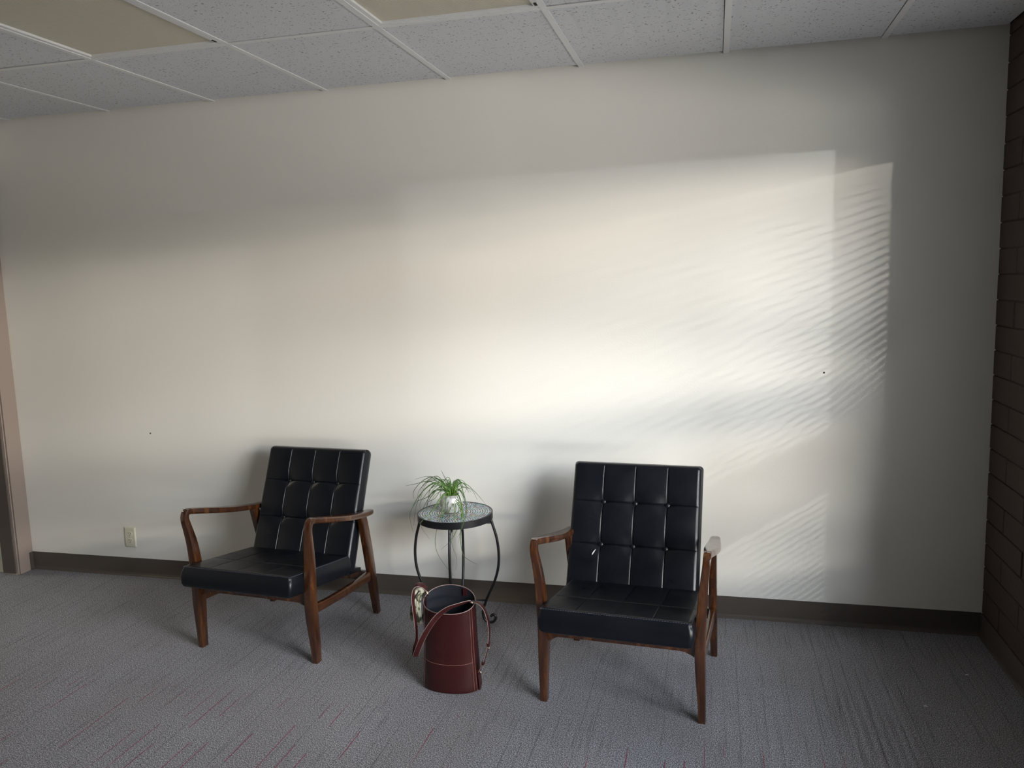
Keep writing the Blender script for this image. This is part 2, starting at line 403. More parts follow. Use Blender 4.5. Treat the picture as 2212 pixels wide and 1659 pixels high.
# ------------------------------------------------------------------ suspended ceiling
ce = struct(boxobj('ceiling', (XL - .1, YF, H + .28), (XR + .1, 0, H + .32), DARK))
D1 = 0.8084; rows = [0.024, D1]
while rows[-1] < -YF: rows.append(rows[-1] + 2 * T)
lights = {(2, 1), (4, 1), (6, 3), (2, 3), (4, 3)}
tees = [k for k in range(-1, 9) if XL + .02 < X0 + k * T < XR - .01]
tile_me = {}
edges = [XL] + [X0 + k * T for k in tees] + [XR]
for i in range(len(edges) - 1):
    for r in range(len(rows) - 1):
        xa, xb = edges[i], edges[i + 1]; ya, yb = rows[r], min(rows[r + 1], -YF)
        if (i - 1, r) in lights: continue
        w_, d_ = round(xb - xa - .0175, 4), round(yb - ya - .0175, 4)
        if w_ < .03 or d_ < .03: continue
        if (w_, d_) not in tile_me:
            k = MB(); k.box((0, -d_, 0), (w_, 0, .016)); o = k.build('ceiling_tile', TILE); tile_me[(w_, d_)] = o.data; bpy.data.objects.remove(o)
        inst('ceiling_tile', tile_me[(w_, d_)], ce, (xa + .003, -ya - (.0145 if r else .003), H + random.uniform(0, .001)))
def tee_bar(nm, a, b, along_y):
    k = MB(); hw = .0119
    if along_y:
        k.box((a[0] - hw, b[1], H - .0035), (a[0] + hw, a[1], H - .0005)); k.box((a[0] - .0015, b[1], H - .0005), (a[0] + .0015, a[1], H + .03))
    else:
        k.box((a[0], a[1] - hw, H - .0030), (b[0], a[1] + hw, H - .0004)); k.box((a[0], a[1] - .0015, H - .0004), (b[0], a[1] + .0015, H + .03))
    return k.build(nm, TEE, ce)
for k in tees: tee_bar('ceiling_runner', (X0 + k * T, -.004), (X0 + k * T, YF), True)
for r in rows[1:-1]:
    for i in range(len(edges) - 1):
        tee_bar('cross_tee', (edges[i] + .012, -r), (edges[i + 1] - .012, -r), False)
LAB = {(2, 1): 'unlit ceiling light with ribbed beige diffuser, leftmost in the ceiling grid',
       (4, 1): 'unlit ceiling light with smooth beige diffuser, at top centre of the ceiling',
       (6, 3): 'unlit ceiling light panel beyond the top of the photo, near the window wall',
       (2, 3): 'unlit ceiling light panel beyond the top of the photo, near the doorway wall',
       (4, 3): 'unlit ceiling light panel beyond the top of the photo, over the middle of the room'}
for (kx, r) in sorted(lights):
    if r != 1: continue
    xa, ya, yb = X0 + kx * T, rows[r], rows[r + 1]
    cl = tag(empty('ceiling_light', (xa + T / 2, -(ya + yb) / 2, H)), LAB[(kx, r)], 'ceiling light', 'unlit ceiling lights')
    hx, hy = T / 2 - .004, (yb - ya) / 2 - .004
    k = MB()
    for a, b in (((-hx, -hy), (hx, -hy + .026)), ((-hx, hy - .026), (hx, hy)), ((-hx, -hy + .026), (-hx + .026, hy - .026)), ((hx - .026, -hy + .026), (hx, hy - .026))):
        k.box((a[0], a[1], -.001), (b[0], b[1], .012))
    k.build('door_frame', TEE, cl)
    k = MB(); k.box((-hx + .024, -hy + .024, .007), (hx - .024, hy - .024, .0095)); k.build('diffuser', DIFF, cl)
    k = MB(); k.box((-hx, -hy, .013), (hx, hy, .09)); k.build('housing', TEE, cl)
    for sx_ in (1,):
        k = MB(); k.box((sx_ * (hx - .013) - .006, hy - .06, -.003), (sx_ * (hx - .013) + .006, hy - .035, -.001)); k.build('latch', DARK, cl)
# leave the far rows of fixtures as tiles' gaps closed by plain panels
for (kx, r) in sorted(lights):
    if r == 1: continue
    xa, ya, yb = X0 + kx * T, rows[r], min(rows[r + 1], -YF)
    boxobj('ceiling_tile', (xa + .003, -yb + .003, H), (xa + T - .003, -ya - .003, H + .016), TILE, ce)

# ------------------------------------------------------------------ wall outlet
ox, oz = -2.8145, 0.2195
ol = tag(empty('wall_outlet', (ox, 0, oz)), 'almond duplex wall outlet low on the back wall left of the left armchair', 'outlet')
def rrect(w_, h_, c_, y, n=4):
    out = []
    for qx, qz, a0 in ((1, 1, 0), (-1, 1, 90), (-1, -1, 180), (1, -1, 270)):
        for k in range(n + 1):
            a = R(a0 + 90 * k / n); out.append((qx * (w_ / 2 - c_) + c_ * math.cos(a), y, qz * (h_ / 2 - c_) + c_ * math.sin(a)))
    return out
q = MB(); q.rings([rrect(.0700, .1140, .003, 0), rrect(.0700, .1140, .003, -.002), rrect(.0610, .105, .003, -.0062), rrect(.058, .102, .003, -.0066)])
q.build('cover_plate', ALMOND, ol)
for s in (1, -1):
    q = MB()
    pr = []
    for k in range(28):
        a = 2 * math.pi * k / 28; pr.append((.0172 * math.cos(a), max(-.0142, min(.0142, .0172 * math.sin(a)))))
    q.rings([[(x_, -.0050, z_) for x_, z_ in pr], [(x_, -.0080, z_) for x_, z_ in pr], [(x_ * .93, -.0086, z_ * .93) for x_, z_ in pr]])
    o = q.build('receptacle', ALMOND, ol); o.location = (0, 0, s * .0195)
    for x_, w_, h_ in ((-.0064, .0022, .009), (.0064, .0022, .0075)):
        boxobj('slot', (x_ - w_ / 2, -.0089, .0005), (x_ + w_ / 2, -.0084, .0005 + h_), DARK, o)
    q = MB(); q.rings([[(.0024 * math.cos(k * .5236), y_, -.0070 + .0026 * math.sin(k * .5236)) for k in range(12)] for y_ in (-.0084, -.0089)]); q.build('ground_hole', DARK, o)
q = MB(); q.rings([[(r_ * math.cos(k * .5236), y_, r_ * math.sin(k * .5236)) for k in range(12)] for r_, y_ in ((.0036, -.006), (.0036, -.0072), (.0022, -.0078))]); q.build('screw', STEEL, ol)
# nail holes
for x_, z_, lb in ((-2.6291, 0.8023, 'tiny dark nail hole in the back wall above the outlet'), (0.7484, 1.1267, 'tiny dark nail hole in the back wall within the slatted light')):
    q = MB(); q.rings([[(r_ * math.cos(k * .7854), y_, r_ * math.sin(k * .7854)) for k in range(8)] for r_, y_ in ((.0042, 0), (.0036, -.0015))])
    o = tag(q.build('nail_hole', DARK), lb, 'nail hole'); o.location = (x_, 0, z_)

# ------------------------------------------------------------------ armchairs
def axis_samples(L, seams, r=.018):
    s = {0.0, L}
    for d in (.0015, .004, .008, .013, .018): s |= {d, L - d}
    n = 34
    for i in range(1, n): s.add(L * i / n)
    for c_ in seams:
        s = {x for x in s if abs(x - c_) > .0075 or x in (0.0, L)}
        for d in (0, .0010, .0022, .0042, .0072): s |= {c_ - d, c_ + d}
    s = sorted(s); out = [s[0]]
    for x in s[1:]:
        if x - out[-1] > .0006: out.append(x)
    return out
def cushion(name, W_, L_, T_, su, sv, btn, puff, parent, org, av, an, seam_top=0.0, r=.018):
    """cushion in (u across, v along, n front). su: seams at u, sv: seams at v; btn: list of (u, v)"""
    av, an = Vector(av).normalized(), Vector(an).normalized(); au = Vector((1, 0, 0)); org = Vector(org)
    us = axis_samples(W_, su); vs = axis_samples(L_, sv)
    bu = [0] + su + [W_]; bv = [0] + sv + [L_]
    def cell(x, b):
        for i in range(len(b) - 1):
            if x <= b[i + 1] + 1e-9: return (x - b[i]) / (b[i + 1] - b[i])
        return 1.0
    def rnd(d): return 0 if d >= r else (r - math.sqrt(max(0, r * r - (r - d) ** 2)))
    def hgt(u, v):
        d = min(u, W_ - u); e = min(v, L_ - v)
        h = T_ / 2 - rnd(d) - rnd(e)
        h = max(h, T_ / 2 - r * 1.25)
        cu, cv = cell(u, bu), cell(v, bv)
        edge = min(1, d / .05) * min(1, e / .05)
        h += puff * (math.sin(math.pi * cu) ** .55 if 0 < cu < 1 else 0) * (math.sin(math.pi * cv) ** .55 if 0 < cv < 1 else 0) * (.35 + .65 * edge)
        for c_ in su:
            h -= .0036 * (1 - seam_top) * math.exp(-((u - c_) / .0018) ** 2) * min(1, e / .02)
        for c_ in sv: h -= .0018 * math.exp(-((v - c_) / .0016) ** 2) * min(1, d / .02)
        for bx, by in btn:
            rr = math.hypot(u - bx, v - by); h -= .015 * math.exp(-(rr / .026) ** 2)
            # small pleats running sideways from the button
            h -= .0035 * math.exp(-((v - by) / .004) ** 2) * math.exp(-((u - bx) / .045) ** 2)
        return h
    def inset(u, v):   # round the plan corners and pull the sides
        cr = .016; x, y = u - W_ / 2, v - L_ / 2; ax, ay = W_ / 2 - cr, L_ / 2 - cr
        if abs(x) > ax and abs(y) > ay:
            dx, dy = abs(x) - ax, abs(y) - ay; m_ = max(dx, dy); l_ = math.hypot(dx, dy)
            if l_ > 0: dx, dy = dx * m_ / l_, dy * m_ / l_
            x, y = math.copysign(ax + dx, x), math.copysign(ay + dy, y)
        return x, y + L_ / 2
    q = MB(); nu, nv = len(us), len(vs)
    def P(u, v, n):
        x, y = inset(u, v); return tuple(org + au * x + av * y + an * n)
    for v in vs:
        for u in us: q.v.append(P(u, v, hgt(u, v)))
    for j in range(nv - 1):
        for i in range(nu - 1):
            a = j * nu + i; q.f.append((a, a + 1, a + nu + 1, a + nu)); q.mi.append(0)
    # rim rings down the side to the back
    rim = [(i, 0) for i in range(nu)] + [(nu - 1, j) for j in range(1, nv)] + [(i, nv - 1) for i in range(nu - 2, -1, -1)] + [(0, j) for j in range(nv - 2, 0, -1)]
    prev = [j * nu + i for i, j in rim]; K = len(rim)
    cen = org + av * (L_ / 2)
    for n_, grow in ((T_ / 2 - r * 1.15 - .006, .003), (0.0, .0055), (-T_ / 2 + .016, .003), (-T_ / 2 + .005, -.001), (-T_ / 2, -.008)):
        base = len(q.v)
        for i, j in rim:
            x, y = inset(us[i], vs[j]); y -= L_ / 2
            sx_ = 1 + 2 * grow / W_; sy_ = 1 + 2 * grow / L_
            q.v.append(tuple(cen + au * x * sx_ + av * y * sy_ + an * n_))
        for k in range(K):
            k2 = (k + 1) % K; q.f.append((prev[k2], prev[k], base + k, base + k2)); q.mi.append(0)
        prev = [base + k for k in range(K)]
    q.f.append(tuple(reversed(prev))); q.mi.append(0)
    me_o = q.build(name, LEATHER, parent, smooth=True)
    me_o.data.set_sharp_from_angle(angle=R(62))
    bmx = bmesh.new(); bmx.from_mesh(me_o.data); bmesh.ops.recalc_face_normals(bmx, faces=bmx.faces); bmx.to_mesh(me_o.data); bmx.free()
    return me_o, (lambda u, v, n: org + au * (u - W_ / 2) + av * v + an * n), hgt

def loop_stitch(pos, W_, L_, n, inset_, parent, m, nm='stitching'):
    q = MB(); a = inset_
    pts = [(a, a), (W_ - a, a), (W_ - a, L_ - a), (a, L_ - a)]
    for k in range(4):
        p0, p1 = pts[k], pts[(k + 1) % 4]; ln = math.hypot(p1[0] - p0[0], p1[1] - p0[1]); m_ = int(ln / .009)
        for i in range(m_):
            t0, t1 = (i + .15) / m_, (i + .75) / m_
            A = pos(p0[0] + (p1[0] - p0[0]) * t0, p0[1] + (p1[1] - p0[1]) * t0, n); B = pos(p0[0] + (p1[0] - p0[0]) * t1, p0[1] + (p1[1] - p0[1]) * t1, n)
            q.sweep([A, B], (.0011, .0011), side=(0, 0.3, 1), cap=False)
    return q.build(nm, m, parent)

def make_chair():
    t = empty('armchair', (0, 0, 0))
    SW, SL, ST = .534, .475, .088
    a = R(8.5); av = (0, math.cos(a), -math.sin(a)); an = (0, math.sin(a), math.cos(a))
    front_top = Vector((0, -.100, .410))
    org = front_top - Vector(an) * (ST / 2) 
    su = [SW * .25, SW * .5, SW * .75]
    seat, pos, hg = cushion('seat', SW, SL, ST, su, [SL * .40], [], .0022, t, org, av, an, .5, .014)
    loop_stitch(lambda u, v, n: pos(u, v, n), SW, SL, ST / 2 - .0032, .004, seat, BLUETHREAD)
    # back cushion
    b = R(23); bv = Vector((0, math.sin(b), math.cos(b))); bn = Vector((0, -math.cos(b), math.sin(b)))
    BW, BL, BT = .528, .571, .070
    borg = Vector((-.006, .345, .262)) - bn * (BT / 2)
    su = [BW * .25, BW * .5, BW * .75]; sv = [BL - .340, BL - .165]
    btn = [(u, v) for u in su for v in sv]
    back, posb, hb = cushion('backrest', BW, BL, BT, su, sv, btn, .0048, t, borg, bv, bn)
    loop_stitch(posb, BW, BL, BT / 2 - .009, .0035, back, BLUETHREAD)
    # buttons
    bm_ = None
    for u, v in btn:
        if bm_ is None:
            q = MB(); rr = .0122
            prof = [(rr * .92, -.004), (rr, 0)] + [(rr * math.cos(R(k)), 0.0075 * math.sin(R(k))) for k in (20, 40, 60, 78)]
            rings = []
            for r_, h_ in prof: rings.append([bn * h_ + Vector((1, 0, 0)) * r_ * math.cos(2 * math.pi * k / 16) + bv * r_ * math.sin(2 * math.pi * k / 16) for k in range(16)])
            q.rings(rings); o = q.build('button', LEATHER, back, smooth=True); bm_ = o.data
        else: o = inst('button', bm_, back)
        o.location = posb(u, v, hb(u, v) + .0065)
    # wooden frame
    for s in (1, -1):
        fl = [(.288, .018, 0, .025, .036), (.287, .015, .08, .028, .041), (.283, .010, .20, .034, .050), (.282, .009, .27, .035, .049), (.286, .009, .38, .033, .046),
              (.292, .004, .47, .030, .040), (.299, -.007, .54, .027, .033), (.3035, -.013, .576, .026, .029), (.3055, -.011, .596, .026, .027), (.3065, -.002, .609, .026, .0255), (.307, .017, .6125, .026, .024)]
        k = 5; P_ = crom([Vector(f_[:3]) for f_ in fl], k); sz = crom([Vector((f_[3], f_[4], 0)) for f_ in fl], k)
        q = MB(); q.sweep([(s * p_.x, p_.y, p_.z) for p_ in P_], [(z_.x, z_.y) for z_ in sz], corner=.24)
        q.build('front_leg', WOOD, t, smooth=True, auto=40)
        ar = [(.3068, -.005, .6125, .026, .025), (.307, .025, .6085, .027, .026), (.306, .085, .594, .036, .027), (.304, .175, .571, .050, .027), (.303, .275, .546, .057, .026),
              (.300, .375, .525, .052, .025), (.297, .455, .511, .045, .024), (.295, .510, .505, .038, .022), (.294, .528, .504, .022, .016)]
        P_ = crom([Vector(f_[:3]) for f_ in ar], k); sz = crom([Vector((f_[3], f_[4], 0)) for f_ in ar], k)
        q = MB(); q.sweep([(s * p_.x, p_.y, p_.z) for p_ in P_], [(z_.x, z_.y) for z_ in sz], corner=.6)
        q.build('arm', WOOD, t, smooth=True, auto=40)
        rl = [(.290, .540, 0, .026, .030), (.288, .517, .15, .030, .041), (.288, .492, .30, .030, .046), (.291, .458, .44, .028, .046), (.293, .439, .510, .026, .040)]
        P_ = crom([Vector(f_[:3]) for f_ in rl], k); sz = crom([Vector((f_[3], f_[4], 0)) for f_ in rl], k)
        q = MB(); q.sweep([(s * p_.x, p_.y, p_.z) for p_ in P_], [(z_.x, z_.y) for z_ in sz], corner=.24)
        q.build('rear_leg', WOOD, t, smooth=True, auto=40)
        sr = [(.283, .022, .228, .022, .040), (.284, .15, .216, .022, .036), (.285, .33, .205, .022, .038), (.286, .508, .200, .022, .046)]
        P_ = crom([Vector(f_[:3]) for f_ in sr], k); sz = crom([Vector((f_[3], f_[4], 0)) for f_ in sr], k)
        q = MB(); q.sweep([(s * p_.x, p_.y, p_.z) for p_ in P_], [(z_.x, z_.y) for z_ in sz], corner=.35)
        q.build('side_rail', WOOD, t, smooth=True, auto=40)
    # front rail with arched underside, rear rail, seat board
    q = MB(); n = 24; rs = []
    for i in range(n + 1):
        x_ = -.275 + .55 * i / n; e = abs(x_) / .275; zb = .259 - .026 * max(0, (e - .80) / .20) ** 1.5
        rs.append([(x_, .004, zb), (x_, .026, zb), (x_, .026, .303), (x_, .004, .303)])
    q.rings(rs); q.build('front_rail', WOOD, t)
    q = MB(); q.sweep([(-.28, .505, .195), (.28, .505, .195)], (.022, .044), side=(0, 1, 0), corner=.3); q.build('rear_rail', WOOD, t)
    q = MB(); q.rings([[(x_, .012, .303), (x_, .012, .318), (x_, .36, .268), (x_, .505, .232), (x_, .505, .214)] for x_ in (-.235, .235)]); q.build('seat_board', IRON, t)
    return t

def copy_tree(o, parent=None):
    c = o.copy(); C.objects.link(c)
    if parent: c.parent = parent
    for ch in list(o.children): copy_tree(ch, c)
    return c
ca = make_chair(); cb = copy_tree(ca)
tag(ca, 'black tufted armchair with walnut wood frame, left of the plant table', 'armchair', 'black armchairs along the wall')
tag(cb, 'black tufted armchair with a white scuff low on its backrest, right of the plant table', 'armchair', 'black armchairs along the wall')
ca.location = (-1.602, -.744, 0); ca.rotation_euler.z = math.atan2(-.046, .570)
cb.location = (-.0325, -.9035, 0); cb.rotation_euler.z = math.atan2(-.043, .573)
for ch in cb.children:
    if ch.name.startswith('backrest'): cb_back = ch
cb_back.location.x -= .022
# white scuff on the right chair's backrest
b = R(23); bv = Vector((0, math.sin(b), math.cos(b))); bn = Vector((0, -math.cos(b), math.sin(b)))
q = MB(); so = Vector((0, .345, .262)) + bv * .184 + bn * .0075 - Vector((.017, 0, 0))
pr = [(-.150, 0, .0004), (-.146, .009, .0019), (-.141, .017, .0015), (-.137, .023, .0004)]
q.rings([[so + Vector((x_ - w_, 0, 0)) + bv * v_, so + Vector((x_ + w_, 0, 0)) + bv * v_, so + Vector((x_ + w_, 0, 0)) + bv * v_ - bn * .006, so + Vector((x_ - w_, 0, 0)) + bv * v_ - bn * .006] for x_, v_, w_ in pr])
o = q.build('scuff', LINT, cb_back); o['label'] = 'white scuff mark'

# ------------------------------------------------------------------ plant table
TC = Vector((-.840, -.278, 0)); TZ = .527; TR = .170
tb = tag(empty('plant_table', TC, R(9)), 'small round black iron table with mosaic top between the two armchairs', 'side table')
q = MB(); q.lathe([(TR - .004, TZ - .030), (TR, TZ - .029), (TR, TZ), (TR - .002, TZ + .0015), (TR - .005, TZ + .0015), (TR - .005, TZ - .030)], 64)
top = q.build('table_rim', IRON, tb, smooth=True, auto=35)
q = MB(); q.lathe([(TR - .005, TZ - .012), (TR - .005, TZ - .001), (0.0005, TZ - .0008)], 64); mt = q.build('table_top', GROUT, tb)
q = MB(); rr = TR - .0115; ring = 0
while rr > .006:
    n = max(5, int(2 * math.pi * rr / .0118)); ph = random.random()
    for k in range(n):
        a0 = 2 * math.pi * (k + ph + .21) / n; a1 = 2 * math.pi * (k + ph + .79) / n; r0, r1 = rr - .0031, rr + .0031
        j = [random.uniform(-.0005, .0005) for _ in range(4)]
        P_ = [(r0 + j[0], a0), (r1 + j[1], a0), (r1 + j[2], a1), (r0 + j[3], a1)]
        i = len(q.v); z_ = TZ + .0004 + random.uniform(0, .0006)
        q.v += [(r_ * math.cos(a_), r_ * math.sin(a_), TZ - .002) for r_, a_ in P_] + [(r_ * math.cos(a_), r_ * math.sin(a_), z_) for r_, a_ in P_]
        mi = random.choices(range(5), (4, 3, 1.5, 3, 1.2))[0] if rr > .05 else random.choices(range(5), (1, 2, 4, 1, 3))[0]
        q.f += [tuple(i + x for x in f_) for f_ in ((4, 5, 6, 7), (0, 1, 5, 4), (1, 2, 6, 5), (2, 3, 7, 6), (3, 0, 4, 7))]; q.mi += [mi] * 5
    rr -= .0110; ring += 1
ms = q.build('mosaic_tiles', TESSERA, mt); ms['kind'] = 'stuff'
leg_me = None
prof = [(.158, .505), (.168, .470), (.184, .410), (.192, .340), (.188, .270), (.170, .205), (.145, .150), (.125, .105), (.112, .062), (.113, .032), (.124, .013), (.142, .0065), (.158, .010), (.168, .022), (.168, .036), (.159, .043), (.150, .040), (.148, .033)]
for k in range(4):
    if leg_me is None:
        q = MB(); q.sweep(crom([(r_, 0, z_) for r_, z_ in prof], 5), (.0125, .0125), side=(0, 1, 0), round_=True)
        o = q.build('leg', IRON, tb, smooth=True); leg_me = o.data
    else: o = inst('leg', leg_me, tb)
    o.rotation_euler.z = math.pi / 2 * k
for k in range(2):
    c_, s_ = (1, 0) if k == 0 else (0, 1)
    q = MB(); q.sweep([(-.172 * c_, -.172 * s_, .478), (.172 * c_, .172 * s_, .478)], (.010, .010), side=(0, 0, 1), round_=True); q.build('top_crossbar', IRON, tb, smooth=True)
    q = MB(); q.sweep([(-.128 * c_, -.128 * s_, .112), (.128 * c_, .128 * s_, .112)], (.009, .009), side=(0, 0, 1), round_=True); q.build('lower_crossbar', IRON, tb, smooth=True)

# ------------------------------------------------------------------ potted plant
PC = Vector((-.857, -.278, TZ + .0012))
pl = tag(empty('potted_plant', PC), 'wispy grass-like green plant in a mottled silver pot on the mosaic table', 'plant')
q = MB(); q.lathe([(.027, 0), (.033, .003), (.045, .018), (.0515, .040), (.051, .055), (.046, .070), (.039, .081), (.037, .0825), (.035, .080), (.039, .068), (.033, .064)], 36, cap=True)
q.build('pot', POT, pl, smooth=True, auto=60)
q = MB(); q.lathe([(.0385, .058), (.0355, .0645), (.012, .067), (.0005, .067)], 24, cap=False); q.build('soil', SOIL, pl, smooth=True)
BL_ = [[[-0.853,-0.278,0.599],[-0.874,-0.27,0.639],[-0.919,-0.262,0.674],[-0.973,-0.258,0.683],[-1.034,-0.258,0.667]],[[-0.857,-0.278,0.599],[-0.888,-0.265,0.641],[-0.942,-0.252,0.679],[-1.001,-0.24,0.658],[-1.049,-0.238,0.608],[-1.053,-0.238,0.569]],[[-0.853,-0.278,0.599],[-0.872,-0.288,0.64],[-0.919,-0.297,0.668],[-0.977,-0.307,0.629],[-1.012,-0.308,0.562],[-1.031,-0.308,0.465]],[[-0.853,-0.278,0.599],[-0.879,-0.291,0.644],[-0.929,-0.305,0.662],[-0.99,-0.318,0.613],[-1.03,-0.328,0.544],[-1.039,-0.328,0.508],[-1.027,-0.328,0.441]],[[-0.853,-0.278,0.595],[-0.888,-0.266,0.622],[-0.945,-0.254,0.616],[-0.99,-0.248,0.554],[-1.017,-0.248,0.505]],[[-0.853,-0.278,0.599],[-0.862,-0.294,0.63],[-0.895,-0.31,0.656],[-0.93,-0.326,0.648],[-0.967,-0.338,0.604],[-0.984,-0.338,0.576],[-0.982,-0.338,0.549]],[[-0.853,-0.278,0.599],[-0.864,-0.278,0.626],[-0.899,-0.278,0.644],[-0.94,-0.278,0.615],[-0.978,-0.278,0.587],[-1.021,-0.278,0.569],[-1.05,-0.278,0.529]],[[-0.849,-0.278,0.599],[-0.857,-0.31,0.627],[-0.886,-0.342,0.608],[-0.9,-0.374,0.578],[-0.94,-0.378,0.532],[-0.98,-0.378,0.511]],[[-0.853,-0.278,0.595],[-0.873,-0.312,0.615],[-0.885,-0.347,0.598],[-0.914,-0.381,0.557],[-0.946,-0.415,0.524],[-0.95,-0.428,0.516],[-0.943,-0.428,0.49],[-0.91,-0.428,0.444]],[[-0.847,-0.278,0.599],[-0.861,-0.273,0.636],[-0.885,-0.268,0.681],[-0.901,-0.268,0.715]],[[-0.849,-0.278,0.599],[-0.849,-0.286,0.64],[-0.852,-0.294,0.681],[-0.861,-0.302,0.694],[-0.871,-0.308,0.683],[-0.893,-0.308,0.644],[-0.899,-0.308,0.598]],[[-0.845,-0.278,0.599],[-0.83,-0.294,0.643],[-0.816,-0.31,0.678],[-0.799,-0.326,0.687],[-0.783,-0.342,0.657],[-0.768,-0.348,0.614],[-0.762,-0.348,0.561],[-0.782,-0.348,0.492]],[[-0.841,-0.278,0.6],[-0.828,-0.278,0.643],[-0.803,-0.278,0.663],[-0.784,-0.278,0.652],[-0.781,-0.278,0.637],[-0.793,-0.278,0.617]],[[-0.841,-0.278,0.6],[-0.822,-0.268,0.652],[-0.802,-0.259,0.658],[-0.778,-0.249,0.641],[-0.74,-0.248,0.603],[-0.702,-0.248,0.558]],[[-0.845,-0.278,0.595],[-0.816,-0.326,0.633],[-0.782,-0.374,0.621],[-0.757,-0.422,0.583],[-0.749,-0.458,0.542],[-0.761,-0.458,0.486],[-0.77,-0.458,0.445]],[[-0.847,-0.278,0.595],[-0.833,-0.3,0.621],[-0.807,-0.323,0.598],[-0.8,-0.345,0.559],[-0.814,-0.348,0.528],[-0.833,-0.348,0.524]],[[-0.851,-0.278,0.595],[-0.856,-0.316,0.609],[-0.867,-0.354,0.589],[-0.864,-0.392,0.539],[-0.872,-0.43,0.505],[-0.871,-0.468,0.454],[-0.863,-0.468,0.398],[-0.831,-0.468,0.347],[-0.795,-0.468,0.303]],[[-0.85,-0.278,0.591],[-0.85,-0.304,0.575],[-0.87,-0.329,0.543],[-0.889,-0.355,0.527],[-0.899,-0.358,0.558],[-0.877,-0.358,0.605]],[[-0.849,-0.278,0.595],[-0.85,-0.31,0.6],[-0.854,-0.338,0.57],[-0.848,-0.338,0.524]],[[-0.846,-0.278,0.592],[-0.828,-0.329,0.576],[-0.809,-0.379,0.538],[-0.804,-0.43,0.486],[-0.796,-0.468,0.469],[-0.812,-0.468,0.446],[-0.847,-0.468,0.416]],[[-0.846,-0.278,0.592],[-0.817,-0.318,0.581],[-0.782,-0.358,0.548],[-0.779,-0.398,0.515],[-0.798,-0.438,0.466],[-0.793,-0.478,0.458],[-0.787,-0.478,0.424],[-0.773,-0.478,0.388],[-0.779,-0.478,0.332]],[[-0.844,-0.278,0.592],[-0.804,-0.336,0.586],[-0.76,-0.393,0.544],[-0.751,-0.451,0.518],[-0.759,-0.458,0.494],[-0.773,-0.458,0.471]],[[-0.837,-0.278,0.596],[-0.798,-0.329,0.588],[-0.779,-0.379,0.517],[-0.769,-0.43,0.458],[-0.748,-0.468,0.401],[-0.721,-0.468,0.376],[-0.686,-0.468,0.359]],[[-0.849,-0.278,0.599],[-0.869,-0.273,0.632],[-0.894,-0.267,0.661],[-0.923,-0.262,0.686],[-0.961,-0.258,0.672],[-0.995,-0.258,0.643],[-1.013,-0.258,0.607]],[[-0.849,-0.278,0.599],[-0.876,-0.265,0.633],[-0.915,-0.251,0.664],[-0.952,-0.238,0.667],[-0.993,-0.228,0.643],[-1.028,-0.228,0.607],[-1.036,-0.228,0.574]],[[-0.853,-0.278,0.599],[-0.873,-0.297,0.631],[-0.902,-0.316,0.646],[-0.92,-0.336,0.62],[-0.944,-0.338,0.589],[-0.958,-0.338,0.534]],[[-0.851,-0.278,0.599],[-0.88,-0.266,0.614],[-0.929,-0.254,0.617],[-0.964,-0.248,0.587],[-0.972,-0.248,0.559]],[[-0.845,-0.278,0.599],[-0.852,-0.266,0.635],[-0.851,-0.254,0.659],[-0.84,-0.248,0.665],[-0.829,-0.248,0.65]],[[-0.843,-0.278,0.599],[-0.822,-0.297,0.636],[-0.796,-0.316,0.639],[-0.775,-0.336,0.618],[-0.766,-0.338,0.581],[-0.774,-0.338,0.535]],[[-0.841,-0.278,0.6],[-0.812,-0.304,0.635],[-0.785,-0.329,0.623],[-0.766,-0.355,0.597],[-0.759,-0.358,0.557],[-0.767,-0.358,0.511]],[[-0.843,-0.278,0.596],[-0.813,-0.32,0.62],[-0.785,-0.361,0.606],[-0.765,-0.403,0.577],[-0.758,-0.408,0.526],[-0.765,-0.408,0.492]],[[-0.853,-0.278,0.595],[-0.868,-0.291,0.625],[-0.891,-0.304,0.636],[-0.919,-0.316,0.599],[-0.956,-0.318,0.575],[-0.96,-0.318,0.528]],[[-0.849,-0.278,0.599],[-0.873,-0.262,0.641],[-0.901,-0.246,0.667],[-0.939,-0.23,0.654],[-0.967,-0.218,0.665],[-1.01,-0.218,0.624],[-1.028,-0.218,0.556]],[[-0.85,-0.278,0.591],[-0.842,-0.314,0.571],[-0.847,-0.35,0.543],[-0.857,-0.368,0.532],[-0.881,-0.368,0.528]],[[-0.845,-0.278,0.599],[-0.838,-0.284,0.628],[-0.843,-0.291,0.657],[-0.86,-0.297,0.662],[-0.884,-0.298,0.646],[-0.893,-0.298,0.615]],[[-0.846,-0.278,0.592],[-0.82,-0.334,0.585],[-0.798,-0.39,0.572],[-0.801,-0.418,0.55],[-0.806,-0.418,0.49]]]
def blade(pts, w_):
    P_ = crom(pts, 5); n = len(P_); q = MB(); tips = []
    side = Vector((random.uniform(-1, 1), random.uniform(-1, 1), .15)).normalized(); rs = []
    for i, p_ in enumerate(P_):
        t = i / (n - 1); tg = (P_[min(i + 1, n - 1)] - P_[max(i - 1, 0)]).normalized()
        sd = tg.cross(Vector((.35, -.9, .25))).normalized(); nn = tg.cross(sd); ww = w_ * (1 - .82 * t ** 1.6) * .5; th = ww * .45
        rs.append([p_ + sd * ww, p_ + nn * th, p_ - sd * ww, p_ - nn * th]); tips += [t] * 4
    q.rings(rs); o = q.build('leaf', LEAF, pl, smooth=True)
    at = o.data.attributes.new('tip', 'FLOAT', 'POINT'); at.data.foreach_set('value', tips)
    return o
for b_ in BL_:
    a0 = random.uniform(0, 6.283); b0 = Vector((.010 * math.cos(a0), .010 * math.sin(a0), .064))
    pts = [b0] + [Vector(p_) - PC for p_ in b_][1:]
    blade(pts, random.uniform(.0034, .0048))
